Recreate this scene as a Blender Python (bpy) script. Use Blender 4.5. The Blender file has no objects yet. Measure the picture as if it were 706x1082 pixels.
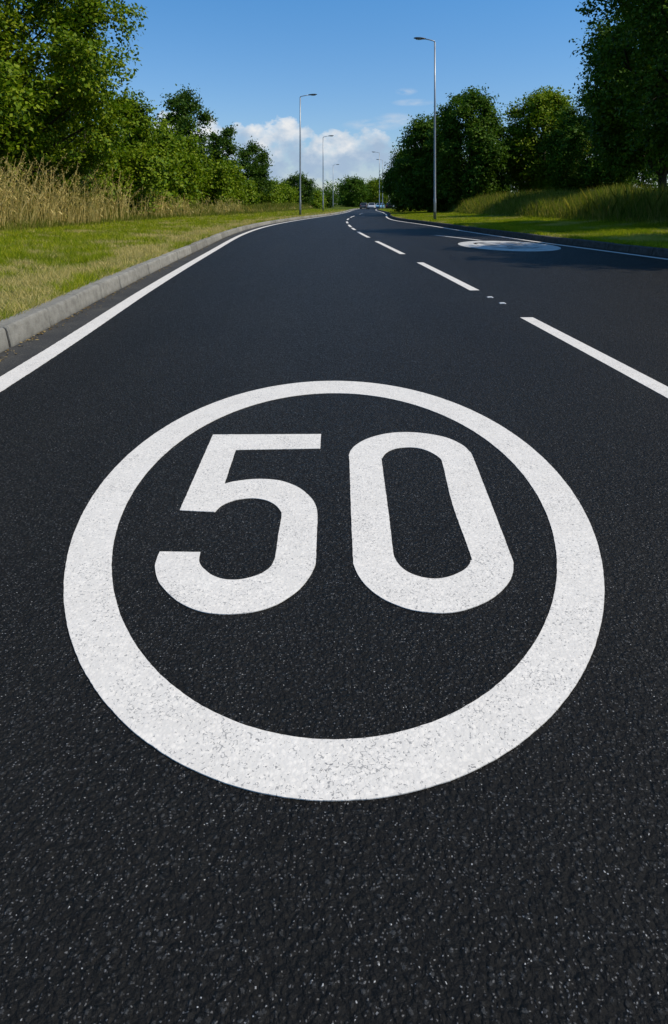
import bpy, bmesh, math, random
import numpy as np
from mathutils import Vector, Matrix

R = math.radians
sc = bpy.context.scene
col = sc.collection
rng = np.random.default_rng(7)

# ------------------------------------------------------------------ helpers
def tag(o, label=None, cat=None, group=None, kind=None):
    if label: o['label'] = label
    if cat: o['category'] = cat
    if group: o['group'] = group
    if kind: o['kind'] = kind
    return o

def empty(name, loc=(0, 0, 0), rz=0.0):
    o = bpy.data.objects.new(name, None)
    o.empty_display_size = 0.2
    o.location = loc
    o.rotation_euler = (0, 0, rz)
    col.objects.link(o)
    return o

def link_mesh(name, me, mat=None, parent=None, loc=None):
    o = bpy.data.objects.new(name, me)
    if mat: me.materials.append(mat)
    col.objects.link(o)
    if parent: o.parent = parent
    if loc: o.location = loc
    return o

def from_bm(name, bm, mat, parent=None, smooth=False, loc=None):
    me = bpy.data.meshes.new(name)
    bmesh.ops.recalc_face_normals(bm, faces=bm.faces[:])
    bm.to_mesh(me); bm.free()
    if smooth:
        me.polygons.foreach_set('use_smooth', [True] * len(me.polygons))
    return link_mesh(name, me, mat, parent, loc)

def poly_mesh(name, verts, k):
    """verts: (n, k, 3) array of n separate k-gons -> mesh"""
    n = verts.shape[0]
    me = bpy.data.meshes.new(name)
    me.vertices.add(n * k); me.loops.add(n * k); me.polygons.add(n)
    me.vertices.foreach_set('co', verts.reshape(-1).astype(np.float32))
    me.loops.foreach_set('vertex_index', np.arange(n * k, dtype=np.int32))
    me.polygons.foreach_set('loop_start', np.arange(n, dtype=np.int32) * k)
    me.polygons.foreach_set('loop_total', np.full(n, k, dtype=np.int32))
    me.update(calc_edges=True)
    return me

def copy_tree(o, parent=None):
    c = o.copy(); col.objects.link(c)
    if parent: c.parent = parent
    for ch in list(o.children):
        copy_tree(ch, c)
    return c

def tube(bm, pts, rad, seg=8, cap=True):
    """tapered tube through pts"""
    rings = []
    pts = [Vector(p) for p in pts]
    for i, p in enumerate(pts):
        a = pts[max(0, i - 1)]; b = pts[min(len(pts) - 1, i + 1)]
        d = (b - a).normalized()
        u = d.cross(Vector((0.31, 0.95, 0.05)) if abs(d.z) > 0.5 else Vector((0, 0, 1))).normalized()
        w = d.cross(u).normalized()
        r = rad[i] if hasattr(rad, '__len__') else rad
        rings.append([bm.verts.new(p + u * math.cos(t) * r + w * math.sin(t) * r)
                      for t in [2 * math.pi * j / seg for j in range(seg)]])
    for a, b in zip(rings, rings[1:]):
        for j in range(seg):
            bm.faces.new((a[j], a[(j + 1) % seg], b[(j + 1) % seg], b[j]))
    if cap:
        bm.faces.new(rings[0][::-1]); bm.faces.new(rings[-1])

def spline(pts):
    ys = np.array([p[0] for p in pts], float); xs = np.array([p[1] for p in pts], float)
    # natural-ish cubic Hermite with finite-difference tangents
    m = np.gradient(xs, ys)
    def ev(y):
        y = np.asarray(y, float)
        i = np.clip(np.searchsorted(ys, y) - 1, 0, len(ys) - 2)
        h = ys[i + 1] - ys[i]; t = np.clip((y - ys[i]) / h, 0, 1)
        t2, t3 = t * t, t * t * t
        return ((2*t3 - 3*t2 + 1) * xs[i] + (t3 - 2*t2 + t) * h * m[i]
                + (-2*t3 + 3*t2) * xs[i + 1] + (t3 - t2) * h * m[i + 1])
    return ev

def sstep(a, b, x):
    t = np.clip((x - a) / (b - a), 0, 1)
    return t * t * (3 - 2 * t)

# ------------------------------------------------------------------ materials
class NT:
    def __init__(self, name):
        self.m = bpy.data.materials.new(name); self.m.use_nodes = True
        self.t = self.m.node_tree; self.n = self.t.nodes; self.l = self.t.links
        self.b = self.n['Principled BSDF']
        self.out = self.n['Material Output']
    def node(self, typ, ins=None, **kw):
        nd = self.n.new(typ)
        for k, v in kw.items(): setattr(nd, k, v)
        for k, v in (ins or {}).items():
            if hasattr(v, 'is_output') or isinstance(v, bpy.types.NodeSocket): self.l.new(v, nd.inputs[k])
            else: nd.inputs[k].default_value = v
        return nd
    def ramp(self, fac, stops):
        nd = self.n.new('ShaderNodeValToRGB'); self.l.new(fac, nd.inputs[0])
        e = nd.color_ramp.elements
        while len(e) < len(stops): e.new(0.5)
        for el, (p, c) in zip(e, stops):
            el.position = p; el.color = (*c, 1) if len(c) == 3 else c
        return nd.outputs[0]
    def mix(self, fac, a, b, blend='MIX'):
        nd = self.n.new('ShaderNodeMix'); nd.data_type = 'RGBA'; nd.blend_type = blend
        for s, v in ((nd.inputs[0], fac), (nd.inputs[6], a), (nd.inputs[7], b)):
            if isinstance(v, bpy.types.NodeSocket): self.l.new(v, s)
            elif isinstance(v, (int, float)): s.default_value = v
            else: s.default_value = (*v, 1) if len(v) == 3 else v
        return nd.outputs[2]
    def math(self, op, a, b=0.0, c=0.0, clamp=False):
        nd = self.n.new('ShaderNodeMath'); nd.operation = op; nd.use_clamp = clamp
        for s, v in zip(nd.inputs, (a, b, c)):
            if isinstance(v, bpy.types.NodeSocket): self.l.new(v, s)
            else: s.default_value = v
        return nd.outputs[0]
    def noise(self, vec, scale, detail=3, rough=0.55, **kw):
        return self.node('ShaderNodeTexNoise', {'Vector': vec, 'Scale': scale, 'Detail': detail, 'Roughness': rough}, **kw).outputs[0]
    def pos(self):
        return self.node('ShaderNodeNewGeometry').outputs['Position']
    def set(self, **kw):
        for k, v in kw.items():
            k = k.replace('_', ' ')
            s = self.b.inputs[k]
            if isinstance(v, bpy.types.NodeSocket): self.l.new(v, s)
            elif isinstance(v, tuple) and len(v) == 3: s.default_value = (*v, 1)
            else: s.default_value = v
    def bump(self, height, strength, dist, normal=None):
        ins = {'Height': height, 'Strength': strength, 'Distance': dist}
        if normal is not None: ins['Normal'] = normal
        return self.node('ShaderNodeBump', ins).outputs[0]

def simple(name, c, rough=0.6, metal=0.0, var=0.0, scale=6.0):
    t = NT(name)
    if var:
        n = t.noise(t.node('ShaderNodeTexCoord').outputs['Object'], scale, 4)
        lo = tuple(x * (1 - var) for x in c); hi = tuple(min(1, x * (1 + var)) for x in c)
        t.set(Base_Color=t.ramp(n, [(0.3, lo), (0.7, hi)]))
    else:
        t.set(Base_Color=c)
    t.set(Roughness=rough, Metallic=metal)
    return t.m

def stone_bed(t):
    """crushed-stone relief shared by asphalt and paint: packed chippings with tilted tops"""
    p = t.pos()
    warp = t.node('ShaderNodeTexNoise', {'Vector': p, 'Scale': 40.0, 'Detail': 2.0})
    wv = t.node('ShaderNodeVectorMath', {0: warp.outputs['Color'], 1: (0.5, 0.5, 0.5)}, operation='SUBTRACT').outputs[0]
    wv = t.node('ShaderNodeVectorMath', {0: wv, 'Scale': 0.012}, operation='SCALE').outputs[0]
    q = t.node('ShaderNodeVectorMath', {0: p, 1: wv}, operation='ADD').outputs[0]
    v1 = t.node('ShaderNodeTexVoronoi', {'Vector': q, 'Scale': 92.0}, feature='F1')
    v2 = t.node('ShaderNodeTexVoronoi', {'Vector': q, 'Scale': 205.0}, feature='F1')
    fine = t.noise(p, 520.0, 3, 0.6)
    coarse = t.noise(p, 24.0, 3, 0.6)
    rnd = t.node('ShaderNodeSeparateColor', {0: v1.outputs['Color']})
    h = t.math('MULTIPLY', v1.outputs['Distance'], -0.9)
    h = t.math('ADD', h, t.math('MULTIPLY', rnd.outputs[0], 0.75))
    h = t.math('ADD', h, t.math('MULTIPLY', v2.outputs['Distance'], -0.35))
    h = t.math('ADD', h, t.math('MULTIPLY', fine, 0.35))
    h = t.math('ADD', h, t.math('MULTIPLY', coarse, 0.10))
    rnd2 = t.node('ShaderNodeSeparateColor', {0: v2.outputs['Color']})
    t.v2 = v2
    return p, h, v1, rnd, rnd2, fine, coarse

def asphalt():
    t = NT('asphalt')
    p, h, v1, rnd, rnd2, fine, coarse = stone_bed(t)
    st = t.node('ShaderNodeMapping', {'Vector': p, 'Scale': (1.1, 0.07, 1.0)}).outputs[0]   # wear runs along the traffic
    wear = t.math('ADD', t.math('MULTIPLY', t.noise(st, 1.6, 5, 0.6), 0.6), t.math('MULTIPLY', t.noise(p, 0.55, 4), 0.4))
    base = t.ramp(wear, [(0.34, (0.0090, 0.0080, 0.0066)), (0.5, (0.0138, 0.0123, 0.0100)), (0.66, (0.0212, 0.0190, 0.0155))])
    # pits between the stones hold dark binder, a few bare stones are pale
    c = t.mix(t.ramp(h, [(0.15, (0.45,) * 3), (0.75, (1.35,) * 3)]), (0, 0, 0), base, 'MIX')
    shade = t.ramp(h, [(0.1, (0.55, 0.55, 0.55)), (0.85, (1.25, 1.25, 1.25))])
    c = t.mix(1.0, base, shade, 'MULTIPLY')
    c = t.mix(1.0, c, t.ramp(t.noise(p, 38.0, 3, 0.7), [(0.34, (0.7,) * 3), (0.66, (1.3,) * 3)]), 'MULTIPLY')
    # pale bare tips on some chippings, plus sparkles and sun glints painted as light specks
    def tips(vor, r_, lo, rad, amt, colr, c):
        m = t.math('MULTIPLY', t.math('SUBTRACT', r_, lo, clamp=True), 1.0 / (1.0 - lo))
        edge = t.math('ADD', vor.outputs['Distance'], t.math('MULTIPLY', t.math('SUBTRACT', fine, 0.5), 0.9))
        k_ = t.math('MULTIPLY', t.math('LESS_THAN', edge, rad), m)
        return t.mix(t.math('MULTIPLY', k_, amt), c, colr)
    c = tips(v1, rnd.outputs[1], 0.55, 0.30, 0.60, (0.075, 0.077, 0.078), c)
    c = tips(t.v2, rnd2.outputs[1], 0.66, 0.32, 0.85, (0.175, 0.172, 0.168), c)
    c = tips(t.v2, rnd2.outputs[2], 0.975, 0.26, 1.0, (0.45, 0.45, 0.44), c)
    rough = t.ramp(rnd.outputs[2], [(0.0, (0.42,) * 3), (0.5, (0.62,) * 3), (1.0, (0.72,) * 3)])
    nrm = t.bump(h, 1.0, 0.009)
    t.set(Base_Color=c, Roughness=rough, Normal=nrm, Specular_IOR_Level=0.20)
    return t.m

def gutter_mat():
    t = NT('dusty_asphalt')
    p, h, v1, rnd, rnd2, fine, coarse = stone_bed(t)
    big = t.noise(p, 2.2, 5, 0.65)
    c = t.ramp(big, [(0.3, (0.030, 0.030, 0.029)), (0.6, (0.052, 0.050, 0.045)), (0.8, (0.085, 0.078, 0.062))])
    c = t.mix(t.math('MULTIPLY', t.math('GREATER_THAN', rnd2.outputs[1], 0.96), 0.5), c, (0.22, 0.2, 0.16))
    t.set(Base_Color=c, Roughness=0.85, Normal=t.bump(h, 0.5, 0.004), Specular_IOR_Level=0.25)
    return t.m

def paint_mat(name='road_paint', wear=0.5, tone=0.765):
    t = NT(name)
    p, h, v1, rnd, rnd2, fine, coarse = stone_bed(t)
    dirt = t.noise(p, 5.0, 5, 0.65)
    c = t.ramp(dirt, [(0.25, (tone * 0.95, tone * 0.885, tone * 0.785)), (0.65, (tone * 1.01, tone * 0.945, tone * 0.845))])
    # grime caught in the hollows between chippings
    hol = t.ramp(h, [(-0.0, (1, 1, 1)), (0.30, (0, 0, 0))])
    hol = t.math('MULTIPLY', hol, 0.22)
    c = t.mix(hol, c, (0.33, 0.33, 0.32))
    # stones the paint has worn off
    sp = t.noise(p, 120.0, 2, 0.5)
    spots = t.math('GREATER_THAN', t.math('ADD', sp, t.math('MULTIPLY', coarse, 0.32)), 0.895 - 0.03 * wear)
    c = t.mix(t.math('MULTIPLY', spots, 0.75), c, (0.10, 0.10, 0.105))
    # pinholes and hairline gaps round single chippings
    ve = t.node('ShaderNodeTexVoronoi', {'Vector': p, 'Scale': 100.0}, feature='DISTANCE_TO_EDGE')
    gap = t.math('MULTIPLY', t.math('LESS_THAN', ve.outputs['Distance'], 0.085), t.math('GREATER_THAN', t.math('ADD', t.noise(p, 130.0, 2, 0.6), t.math('MULTIPLY', t.noise(p, 6.0, 2), 0.35)), 0.765))
    c = t.mix(t.math('MULTIPLY', gap, 0.65), c, (0.16, 0.16, 0.16))
    t.set(Base_Color=c, Roughness=0.72, Normal=t.bump(h, 0.26, 0.004), Specular_IOR_Level=0.3)
    return t.m

def worn_paint(name='worn_road_paint', lo=(0.30, 0.30, 0.29), hi=(0.54, 0.53, 0.50)):
    t = NT(name)
    p, h, v1, rnd, rnd2, fine, coarse = stone_bed(t)
    n = t.noise(p, 3.5, 6, 0.7)
    f = t.ramp(n, [(0.36, (0, 0, 0)), (0.52, (1, 1, 1))])
    c = t.mix(f, lo, hi)
    t.set(Base_Color=c, Roughness=0.75, Normal=t.bump(h, 0.5, 0.004), Specular_IOR_Level=0.3)
    return t.m

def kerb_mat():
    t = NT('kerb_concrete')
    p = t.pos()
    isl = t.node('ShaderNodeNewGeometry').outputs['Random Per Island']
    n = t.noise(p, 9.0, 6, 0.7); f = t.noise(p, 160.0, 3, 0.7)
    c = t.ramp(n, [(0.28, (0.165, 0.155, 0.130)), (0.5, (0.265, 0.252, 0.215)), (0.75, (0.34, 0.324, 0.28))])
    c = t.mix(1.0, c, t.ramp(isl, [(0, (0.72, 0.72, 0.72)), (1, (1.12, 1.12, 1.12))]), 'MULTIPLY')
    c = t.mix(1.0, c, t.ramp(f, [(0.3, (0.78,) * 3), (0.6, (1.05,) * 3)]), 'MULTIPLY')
    z = t.node('ShaderNodeSeparateXYZ', {0: p}).outputs[2]
    grime = t.math('MULTIPLY', t.math('SUBTRACT', 1.0, t.math('DIVIDE', z, 0.06), clamp=True), t.noise(p, 14.0, 4))
    c = t.mix(t.math('MULTIPLY', grime, 0.9), c, (0.10, 0.095, 0.08))
    hh = t.math('ADD', f, t.math('MULTIPLY', n, 1.5))
    t.set(Base_Color=c, Roughness=0.9, Normal=t.bump(hh, 0.5, 0.006), Specular_IOR_Level=0.2)
    return t.m

def dark_kerb_mat():  # concrete darkened so its colour carries the shade on the right kerb
    t = NT('shaded_kerb_concrete')
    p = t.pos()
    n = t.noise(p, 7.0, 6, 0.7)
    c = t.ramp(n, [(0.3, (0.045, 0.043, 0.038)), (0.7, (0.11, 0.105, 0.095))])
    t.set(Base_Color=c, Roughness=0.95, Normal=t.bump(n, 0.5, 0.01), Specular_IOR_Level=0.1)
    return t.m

def soil_mat():
    t = NT('turf')
    p = t.pos()
    n = t.noise(p, 0.8, 6, 0.65); n2 = t.noise(p, 22.0, 4, 0.7)
    c = t.ramp(n, [(0.3, (0.065, 0.105, 0.008)), (0.55, (0.10, 0.135, 0.013)), (0.75, (0.18, 0.165, 0.04))])
    c = t.mix(1.0, c, t.ramp(n2, [(0.3, (0.3, 0.27, 0.3)), (0.7, (1.15,) * 3)]), 'MULTIPLY')
    t.set(Base_Color=c, Roughness=1.0, Normal=t.bump(n2, 0.9, 0.05), Specular_IOR_Level=0.05)
    return t.m

def leafy(name, cols, transl=0.35, rough=0.55, clump=0.5, spec=0.25, dry=None):
    """foliage: colour differs from leaf to leaf and from spray to spray, light passes through"""
    t = NT(name)
    g = t.node('ShaderNodeNewGeometry')
    isl = g.outputs['Random Per Island']
    c = t.ramp(isl, [(i / (len(cols) - 1), k) for i, k in enumerate(cols)])
    cl = t.noise(g.outputs['Position'], clump, 3, 0.6)
    c = t.mix(1.0, c, t.ramp(cl, [(0.3, (0.72, 0.78, 0.7)), (0.7, (1.22, 1.15, 1.1))]), 'MULTIPLY')
    if dry is not None:
        a = t.node('ShaderNodeAttribute', attribute_name='dry').outputs['Fac']
        c = t.mix(a, c, t.ramp(isl, [(0, tuple(x * 0.7 for x in dry)), (1, tuple(x * 1.2 for x in dry))]))
    t.set(Base_Color=c, Roughness=rough, Specular_IOR_Level=spec)
    tr = t.node('ShaderNodeBsdfTranslucent')
    tc = t.mix(1.0, c, (1.25, 1.35, 0.55), 'MULTIPLY')
    t.l.new(tc, tr.inputs['Color'])
    mx = t.node('ShaderNodeMixShader', {0: transl})
    t.l.new(t.b.outputs[0], mx.inputs[1]); t.l.new(tr.outputs[0], mx.inputs[2])
    t.l.new(mx.outputs[0], t.out.inputs['Surface'])
    return t.m

def bark_mat():
    t = NT('bark')
    p = t.node('ShaderNodeTexCoord').outputs['Object']
    m = t.node('ShaderNodeMapping', {'Vector': p, 'Scale': (9.0, 9.0, 1.6)}).outputs[0]
    n = t.noise(m, 2.5, 6, 0.7)
    t.set(Base_Color=t.ramp(n, [(0.3, (0.022, 0.018, 0.013)), (0.7, (0.085, 0.072, 0.054))]), Roughness=0.95,
          Normal=t.bump(n, 0.9, 0.04), Specular_IOR_Level=0.1)
    return t.m

M = dict(
    asphalt=asphalt(), gutter=gutter_mat(), paint=paint_mat(), worn=worn_paint(), old_paint=worn_paint('old_road_paint', (0.035, 0.035, 0.035), (0.34, 0.33, 0.31)), kerb=kerb_mat(), dkerb=dark_kerb_mat(),
    mortar=simple('dirty_mortar', (0.018, 0.016, 0.013), 1.0, 0.0, 0.3, 40.0),
    turf=soil_mat(), bark=bark_mat(),
    grass=leafy('mown_grass', [(0.1529, 0.2266, 0.0095), (0.2512, 0.2990, 0.0143), (0.4150, 0.3987, 0.0349)], 0.4, 0.7, 0.9, 0.04, dry=(0.58, 0.46, 0.20)),
    straw=leafy('dry_reed', [(0.3771, 0.2933, 0.1084), (0.5657, 0.4476, 0.1785), (0.7857, 0.6482, 0.2933)], 0.3, 0.8, 0.5, 0.04),
    meadow=leafy('rank_grass', [(0.0900, 0.1368, 0.0132), (0.1800, 0.2088, 0.0317), (0.3300, 0.2736, 0.0924)], 0.4, 0.75, 0.7, 0.04),
    leaf_a=leafy('maple_leaf', [(0.0663, 0.1297, 0.0039), (0.1283, 0.1995, 0.0065), (0.2542, 0.2993, 0.0181)], 0.26, 0.5, 0.45, 0.10),
    leaf_b=leafy('hazel_leaf', [(0.0783, 0.1470, 0.0047), (0.1435, 0.2111, 0.0079), (0.2283, 0.2828, 0.0191)], 0.26, 0.5, 0.4, 0.10),
    leaf_c=leafy('dark_leaf', [(0.0356, 0.0814, 0.0077), (0.0610, 0.1271, 0.0101), (0.1144, 0.1830, 0.0178)], 0.24, 0.55, 0.4, 0.08),  # darker green puts the backlit shade of the right-hand trees into the leaf colour
    leaf_d=leafy('ash_leaf', [(0.0308, 0.0700, 0.0070), (0.0504, 0.1008, 0.0098), (0.0840, 0.1330, 0.0168)], 0.30, 0.5, 0.4, 0.10),
    steel=simple('galvanised_steel', (0.30, 0.315, 0.32), 0.45, 0.55, 0.15, 3.0),
    lamp_dark=simple('lamp_casing', (0.045, 0.047, 0.05), 0.4, 0.2),
    lens=simple('lamp_lens', (0.42, 0.44, 0.45), 0.15),
    tyre=simple('tyre_rubber', (0.015, 0.015, 0.016), 0.9),
    alloy=simple('alloy', (0.42, 0.42, 0.43), 0.3, 0.8),
    glass=simple('car_glass', (0.012, 0.016, 0.02), 0.06),
    red=simple('tail_lamp_red', (0.35, 0.012, 0.01), 0.2),
    clear=simple('head_lamp_clear', (0.7, 0.72, 0.75), 0.1),
    stud=simple('stud_plastic', (0.50, 0.50, 0.48), 0.5),
    debris=leafy('leaf_litter', [(0.10, 0.06, 0.02), (0.22, 0.15, 0.05), (0.30, 0.24, 0.13)], 0.1, 0.9, 0.5, 0.1),
)

# ------------------------------------------------------------------ sky, sun, camera
SUN_EL, SUN_AZ = 50.0, 104.0        # azimuth measured from +Y (ahead) towards +X (right)
w = bpy.data.worlds.new('World'); sc.world = w; w.use_nodes = True
nt = w.node_tree; N = nt.nodes; L = nt.links
N.clear()
wo = N.new('ShaderNodeOutputWorld'); bg = N.new('ShaderNodeBackground')
sky = N.new('ShaderNodeTexSky'); sky.sky_type = 'NISHITA'; sky.sun_disc = False
sky.sun_elevation = R(SUN_EL); sky.sun_rotation = R(SUN_AZ)
sky.air_density = 1.0; sky.dust_density = 0.35; sky.ozone_density = 3.0; sky.altitude = 50
def wm(op, a, b=0.0, c=0.0, clamp=False):
    nd = N.new('ShaderNodeMath'); nd.operation = op; nd.use_clamp = clamp
    for s, v in zip(nd.inputs, (a, b, c)):
        if isinstance(v, bpy.types.NodeSocket): L.new(v, s)
        else: s.default_value = v
    return nd.outputs[0]
def wramp(f, stops):
    nd = N.new('ShaderNodeValToRGB'); L.new(f, nd.inputs[0]); e = nd.color_ramp.elements
    while len(e) < len(stops): e.new(0.5)
    for el, (p, c) in zip(e, stops): el.position = p; el.color = (*c, 1)
    return nd.outputs[0]
def wmix(f, a, b, blend='MIX'):
    nd = N.new('ShaderNodeMix'); nd.data_type = 'RGBA'; nd.blend_type = blend
    for s, v in ((nd.inputs[0], f), (nd.inputs[6], a), (nd.inputs[7], b)):
        if isinstance(v, bpy.types.NodeSocket): L.new(v, s)
        elif isinstance(v, (int, float)): s.default_value = v
        else: s.default_value = (*v, 1)
    return nd.outputs[2]
tcd = N.new('ShaderNodeTexCoord'); sx = N.new('ShaderNodeSeparateXYZ'); L.new(tcd.outputs['Generated'], sx.inputs[0])
az = wm('ARCTAN2', sx.outputs[0], sx.outputs[1]); el = wm('ARCSINE', sx.outputs[2])
def cloud_noise(sa, se, off, detail=8, rough=0.56):
    cv = N.new('ShaderNodeCombineXYZ')
    L.new(wm('MULTIPLY_ADD', az, sa, off), cv.inputs[0]); L.new(wm('MULTIPLY', el, se), cv.inputs[1]); cv.inputs[2].default_value = off * 0.37
    nd = N.new('ShaderNodeTexNoise'); L.new(cv.outputs[0], nd.inputs['Vector'])
    nd.inputs['Scale'].default_value = 1.0; nd.inputs['Detail'].default_value = detail; nd.inputs['Roughness'].default_value = rough
    return nd.outputs[0]
def blob(a0, e0, wa, we):
    u = wm('DIVIDE', wm('SUBTRACT', az, a0), wa); v = wm('DIVIDE', wm('SUBTRACT', el, e0), we)
    return wm('SUBTRACT', 1.0, wm('ADD', wm('MULTIPLY', u, u), wm('MULTIPLY', v, v)))
def mx(*a):
    r = a[0]
    for b in a[1:]: r = wm('MAXIMUM', r, b)
    return r
heap = mx(blob(-0.085, 0.090, 0.062, 0.038), blob(-0.150, 0.082, 0.085, 0.036), blob(-0.19, 0.105, 0.035, 0.03), blob(0.000, 0.078, 0.060, 0.030),
          blob(0.045, 0.075, 0.045, 0.034), blob(-0.23, 0.105, 0.05, 0.030), blob(0.12, 0.070, 0.08, 0.024), blob(-0.04, 0.064, 0.17, 0.032),
          blob(-0.33, 0.07, 0.10, 0.035), blob(0.33, 0.07, 0.14, 0.03), blob(0.55, 0.09, 0.12, 0.05), blob(-0.6, 0.09, 0.15, 0.05))
n1 = cloud_noise(26, 34, 3.1)
dens = wm('ADD', wm('MULTIPLY', heap, 0.70), wm('MULTIPLY', wm('SUBTRACT', n1, 0.52), 3.4))
cum = wramp(dens, [(-0.0, (0, 0, 0)), (0.24, (0.6,) * 3), (0.65, (1, 1, 1))])
# low streaky bank under the heaps
bank = wm('MULTIPLY', wm('SUBTRACT', 1.0, wm('DIVIDE', wm('ABSOLUTE', wm('SUBTRACT', el, 0.030)), 0.06), clamp=True), wramp(cloud_noise(9, 60, 8.4, 6), [(0.32, (0, 0, 0)), (0.66, (1, 1, 1))]))
wis = wm('MULTIPLY', mx(blob(0.108, 0.166, 0.018, 0.006), blob(0.118, 0.150, 0.034, 0.006), blob(0.090, 0.125, 0.036, 0.012), blob(0.06, 0.118, 0.05, 0.010), 0.0), wramp(cloud_noise(40, 120, 1.3, 6), [(0.35, (0, 0, 0)), (0.7, (0.85,) * 3)]))
lit = cloud_noise(22, 30, 5.7, 6)
top = wm('MULTIPLY_ADD', wm('SUBTRACT', el, 0.062), 15.0, wm('MULTIPLY', wm('SUBTRACT', lit, 0.5), 3.2))
cc = wramp(top, [(0.0, (3.7, 4.9, 6.5)), (0.4, (5.0, 6.0, 7.2)), (1.0, (8.3, 8.4, 8.5))])
up_ = wramp(el, [(0.02, (0, 0, 0)), (0.30, (1, 1, 1))])
skyc = wmix(1.0, sky.outputs[0], wmix(up_, (1.02, 1.04, 1.16), (0.65, 1.19, 1.51)), 'MULTIPLY')
skyc = wmix(wm('MULTIPLY', bank, 0.7), skyc, (4.9, 5.9, 7.2))
skyc = wmix(wm('MULTIPLY', wis, 0.7), skyc, (6.2, 6.8, 7.6))
skyc = wmix(wm('MULTIPLY', cum, 0.97), skyc, cc)
L.new(skyc, bg.inputs[0]); bg.inputs[1].default_value = 0.10
L.new(bg.outputs[0], wo.inputs[0])

sl = bpy.data.lights.new('sun', 'SUN'); sl.energy = 4.3; sl.angle = R(0.53); sl.color = (1.0, 0.915, 0.78)
so = bpy.data.objects.new('sun', sl); col.objects.link(so)
d = Vector((math.sin(R(SUN_AZ)) * math.cos(R(SUN_EL)), math.cos(R(SUN_AZ)) * math.cos(R(SUN_EL)), math.sin(R(SUN_EL))))
so.rotation_euler = d.to_track_quat('Z', 'Y').to_euler(); so.location = d * 60

cam = bpy.data.cameras.new('camera'); cam.lens = 23.52; cam.sensor_width = 36; cam.sensor_fit = 'AUTO'
cam.shift_y = -0.3004; cam.clip_start = 0.05; cam.clip_end = 6000
co = bpy.data.objects.new('camera', cam); co.location = (0, 0, 1.1); co.rotation_euler = (R(90), 0, 0)
col.objects.link(co); sc.camera = co

sc.view_settings.view_transform = 'Standard'; sc.view_settings.look = 'None'
sc.view_settings.exposure = 0.0; sc.view_settings.gamma = 1.0
sc.render.engine = 'CYCLES'
sc.cycles.use_denoising = True
sc.cycles.max_bounces = 5; sc.cycles.diffuse_bounces = 1; sc.cycles.glossy_bounces = 2; sc.cycles.transmission_bounces = 3
sc.cycles.caustics_reflective = False; sc.cycles.caustics_refractive = False

# ------------------------------------------------------------------ road alignment (metres; Y runs ahead of the camera)
left_line = spline([(-8, -1.70), (0, -1.86), (4.1, -2.04), (8.3, -2.38), (15.6, -2.86), (24.4, -3.34), (29, -3.42), (35, -3.30), (42, -2.86), (54.8, -1.62), (68, -0.15), (91, 1.65), (126, 3.6), (150, 5.2), (180, 8.3), (220, 16), (270, 34)])
centre = spline([(-8, 2.1), (0, 2.02), (3.9, 1.95), (6.5, 1.87), (10.5, 1.72), (17.3, 1.40), (24.5, 1.05), (31, 0.85), (37, 0.79), (43, 0.83), (50, 1.05), (58, 1.50), (65, 2.05), (76, 3.0), (91, 4.2), (126, 6.1), (150, 7.6), (180, 11.2), (220, 20), (270, 38)])
right_line = spline([(-8, 8.6), (0, 8.0), (7, 7.4), (13.4, 6.68), (20, 5.92), (28, 5.32), (34, 5.02), (47, 4.15), (57, 4.5), (70, 5.5), (86, 6.4), (126, 7.9), (150, 9.6), (180, 13.4), (220, 24), (270, 42)])
left_kerb = lambda y: left_line(y) - 0.36
right_kerb = lambda y: right_line(y) + 0.27

def samples(a, b):
    ys = [a]
    while ys[-1] < b: ys.append(ys[-1] + min(3.0, 0.35 + max(0, ys[-1]) * 0.03))
    ys[-1] = b
    return np.array(ys)

def ribbon(name, fa, fb, ys, z, mat, cross=1, zf=None):
    bm = bmesh.new(); rows = []
    for y in ys:
        a, b = float(fa(y)), float(fb(y))
        row = []
        for k in range(cross + 1):
            x = a + (b - a) * k / cross
            row.append(bm.verts.new((x, y, zf(x, y) if zf else z)))
        rows.append(row)
    for r0, r1 in zip(rows, rows[1:]):
        for k in range(cross): bm.faces.new((r0[k], r0[k + 1], r1[k + 1], r1[k]))
    return from_bm(name, bm, mat)

ys_all = samples(-8, 268)
tag(ribbon('road', lambda y: left_kerb(y) - 0.3, lambda y: right_kerb(y) + 0.3, ys_all, 0.0, M['asphalt'], 4), 'black asphalt two lane road curving away to the right', kind='structure')
tag(ribbon('gutter', lambda y: left_kerb(y) - 0.05, lambda y: left_line(y) - 0.078, ys_all, 0.0032, M['gutter']), 'dusty grey gutter strip between left kerb and edge line', kind='structure')

# the ground sheet out to the horizon
bm = bmesh.new()
for s in ((-3000, -300), (3000, -300), (3000, 3000), (-3000, 3000)): bm.verts.new((s[0], s[1], -0.06))
bm.faces.new(bm.verts[:]); tag(from_bm('ground', bm, M['turf']), 'grassy ground reaching to the horizon', kind='structure')

KH = 0.165
def z_left(x, y):
    k = left_kerb(y) - x
    return 0.155 + 0.10 * float(sstep(1.5, 8, k)) + 0.35 * float(sstep(8, 20, k)) + 0.02 * math.sin(x * 1.7 + y * 0.6) * float(sstep(0.3, 2, k))
def z_right(x, y):
    k = x - right_kerb(y)
    return 0.155 + 0.10 * float(sstep(0.8, 4, k)) + 0.95 * float(sstep(4.6, 9.5, k)) + 0.02 * math.sin(x * 1.3 + y * 0.7) * float(sstep(0.3, 2, k))
ys_v = samples(-8, 266)
tag(ribbon('verge', lambda y: left_kerb(y) - 0.18, lambda y: left_kerb(y) - 60, ys_v, 0, M['turf'], 60, z_left), 'grass verge rising gently on the left of the road', kind='structure')
tag(ribbon('verge', lambda y: right_kerb(y) + 0.18, lambda y: right_kerb(y) + 60, ys_v, 0, M['turf'], 60, z_right), 'grass verge and low bank on the right of the road', kind='structure')

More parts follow.
